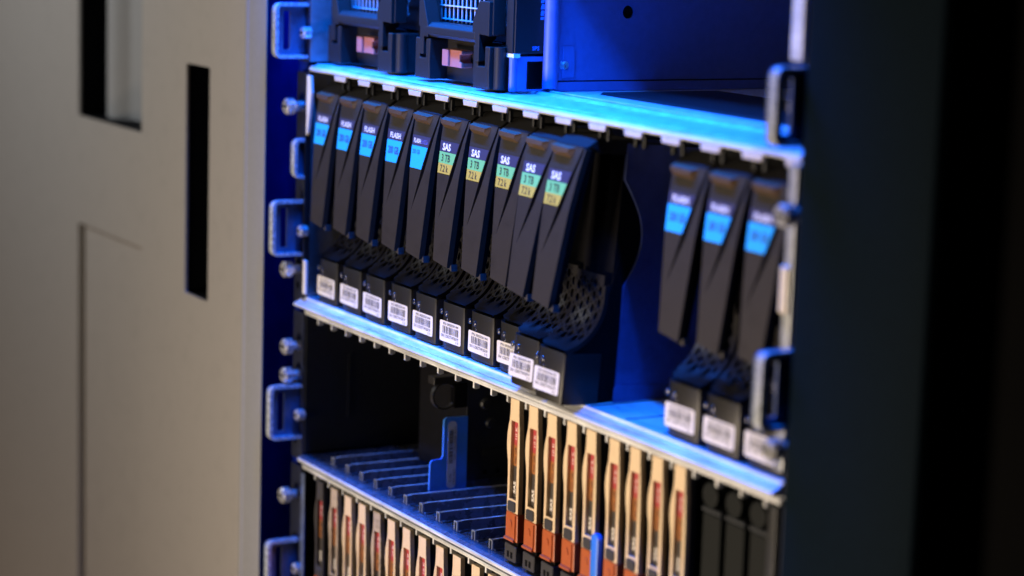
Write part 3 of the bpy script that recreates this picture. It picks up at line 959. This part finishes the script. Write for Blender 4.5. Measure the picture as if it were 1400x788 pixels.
def place_caddy(meshes, x, ztop, label, group, dy=0.0):
    t = thing('drive_caddy', label, 'drive caddy', (x + 0.1, dy, ztop), group)
    made = {}
    for name, me, par in meshes:
        o = bpy.data.objects.new(name, me)
        col.objects.link(o)
        o.parent = made[par] if par else t
        made.setdefault(name, o)
    return t

ORD = ['leftmost', 'second', 'third', 'fourth', 'fifth', 'sixth', 'seventh', 'eighth', 'ninth', 'tenth', 'eleventh', 'twelfth']
for i, s in enumerate(range(12, 21)):
    if i == 0:
        lab = 'cream caddy with orange latch, leftmost in the middle shelf, beside the open half'
    elif i == 4:
        lab = 'cream caddy with orange latch, just left of the blue pull strip'
    elif i == 5:
        lab = 'cream caddy with orange latch, just right of the blue pull strip'
    elif i == 8:
        lab = 'cream caddy in the middle shelf, next to the dark blank panels'
    else:
        lab = 'cream caddy with orange latch, %s from the left in the middle shelf' % ORD[i]
    place_caddy(CREAM, SLOT[s], -136.5, lab, 'cream caddies in the middle shelf', jr.uniform(-0.3, 0.3))
for s in range(0, 12):
    if s == 0:
        lab, ms = 'dark grey caddy with red strip, leftmost in the lowest shelf', GREY
    elif s == 1:
        lab, ms = 'scuffed cream caddy next to the dark grey one in the lowest shelf', SCUFF
    elif s == 4:
        lab, ms = 'scuffed caddy standing between clean cream ones in the lowest shelf', SCUFF
    else:
        lab, ms = 'clean cream caddy, %s from the left in the lowest shelf' % ORD[s], CREAM
    place_caddy(ms, SLOT[s], -226.4, lab, 'caddies in the lowest shelf', jr.uniform(-0.3, 0.3))

# dark blanks on the right of the middle shelf
def blank_meshes():
    M = []
    M.append(('panel', mesh_of('panel', prism(B(), rrect(0.2, 13.2, -79, -17, 1.2, 3), 'y', 2.0, 6.0), 'blank_grey', bevel=0.4, seg=1), None))
    M.append(('knob', mesh_of('knob', cyl(B(), 'y', (5.8, -9.0), 5.6, 1.0, 7.0, 20), 'blank_grey', bevel=0.6, seg=2), None))
    M.append(('crossbar', mesh_of('crossbar', box(B(), 0.0, 14.0, 1.2, 4.0, -16.6, -14.6), 'caddy_side', bevel=0.4, seg=1), None))
    M.append(('body', mesh_of('body', box(B(), 0.6, 13.0, 8.0, 90, -79, -1), 'inner_black'), None))
    return M
BL = blank_meshes()
BLAB = ['dark grey blank panel right beside the last cream caddy', 'dark grey blank panel, second to the right of the cream caddies',
        'dark grey blank panel, third to the right of the cream caddies', 'dark grey blank panel nearest the dark right post']
for i, s in enumerate((21, 22, 23, 24)):
    t = thing('blank_panel', BLAB[i], 'blank panel', (SLOT[s] - 2.0 if i < 3 else SLOT[s] - 4.0, 3.0, -136.5), 'dark blanks in the middle shelf')
    for name, me, par in BL:
        o = bpy.data.objects.new(name, me)
        col.objects.link(o)
        o.parent = t
# bright blue pull strip between two caddies
PS = thing('pull_strip', 'rounded bright blue pull strip between two cream caddies', 'pull tab', (302.6, 0, -216))
bm = prism(B(), rrect(-3.0, 3.0, 1.5, 35.0, 2.9, 6), 'y', -2.6, 0.2)
obj('strip', bm, 'tag_blue', PS, bevel=0.6, seg=2, smooth=True)
obj('stem', box(B(), -1.6, 1.6, 0.3, 20, 1.6, 9), 'tag_blue', PS, bevel=0.4)
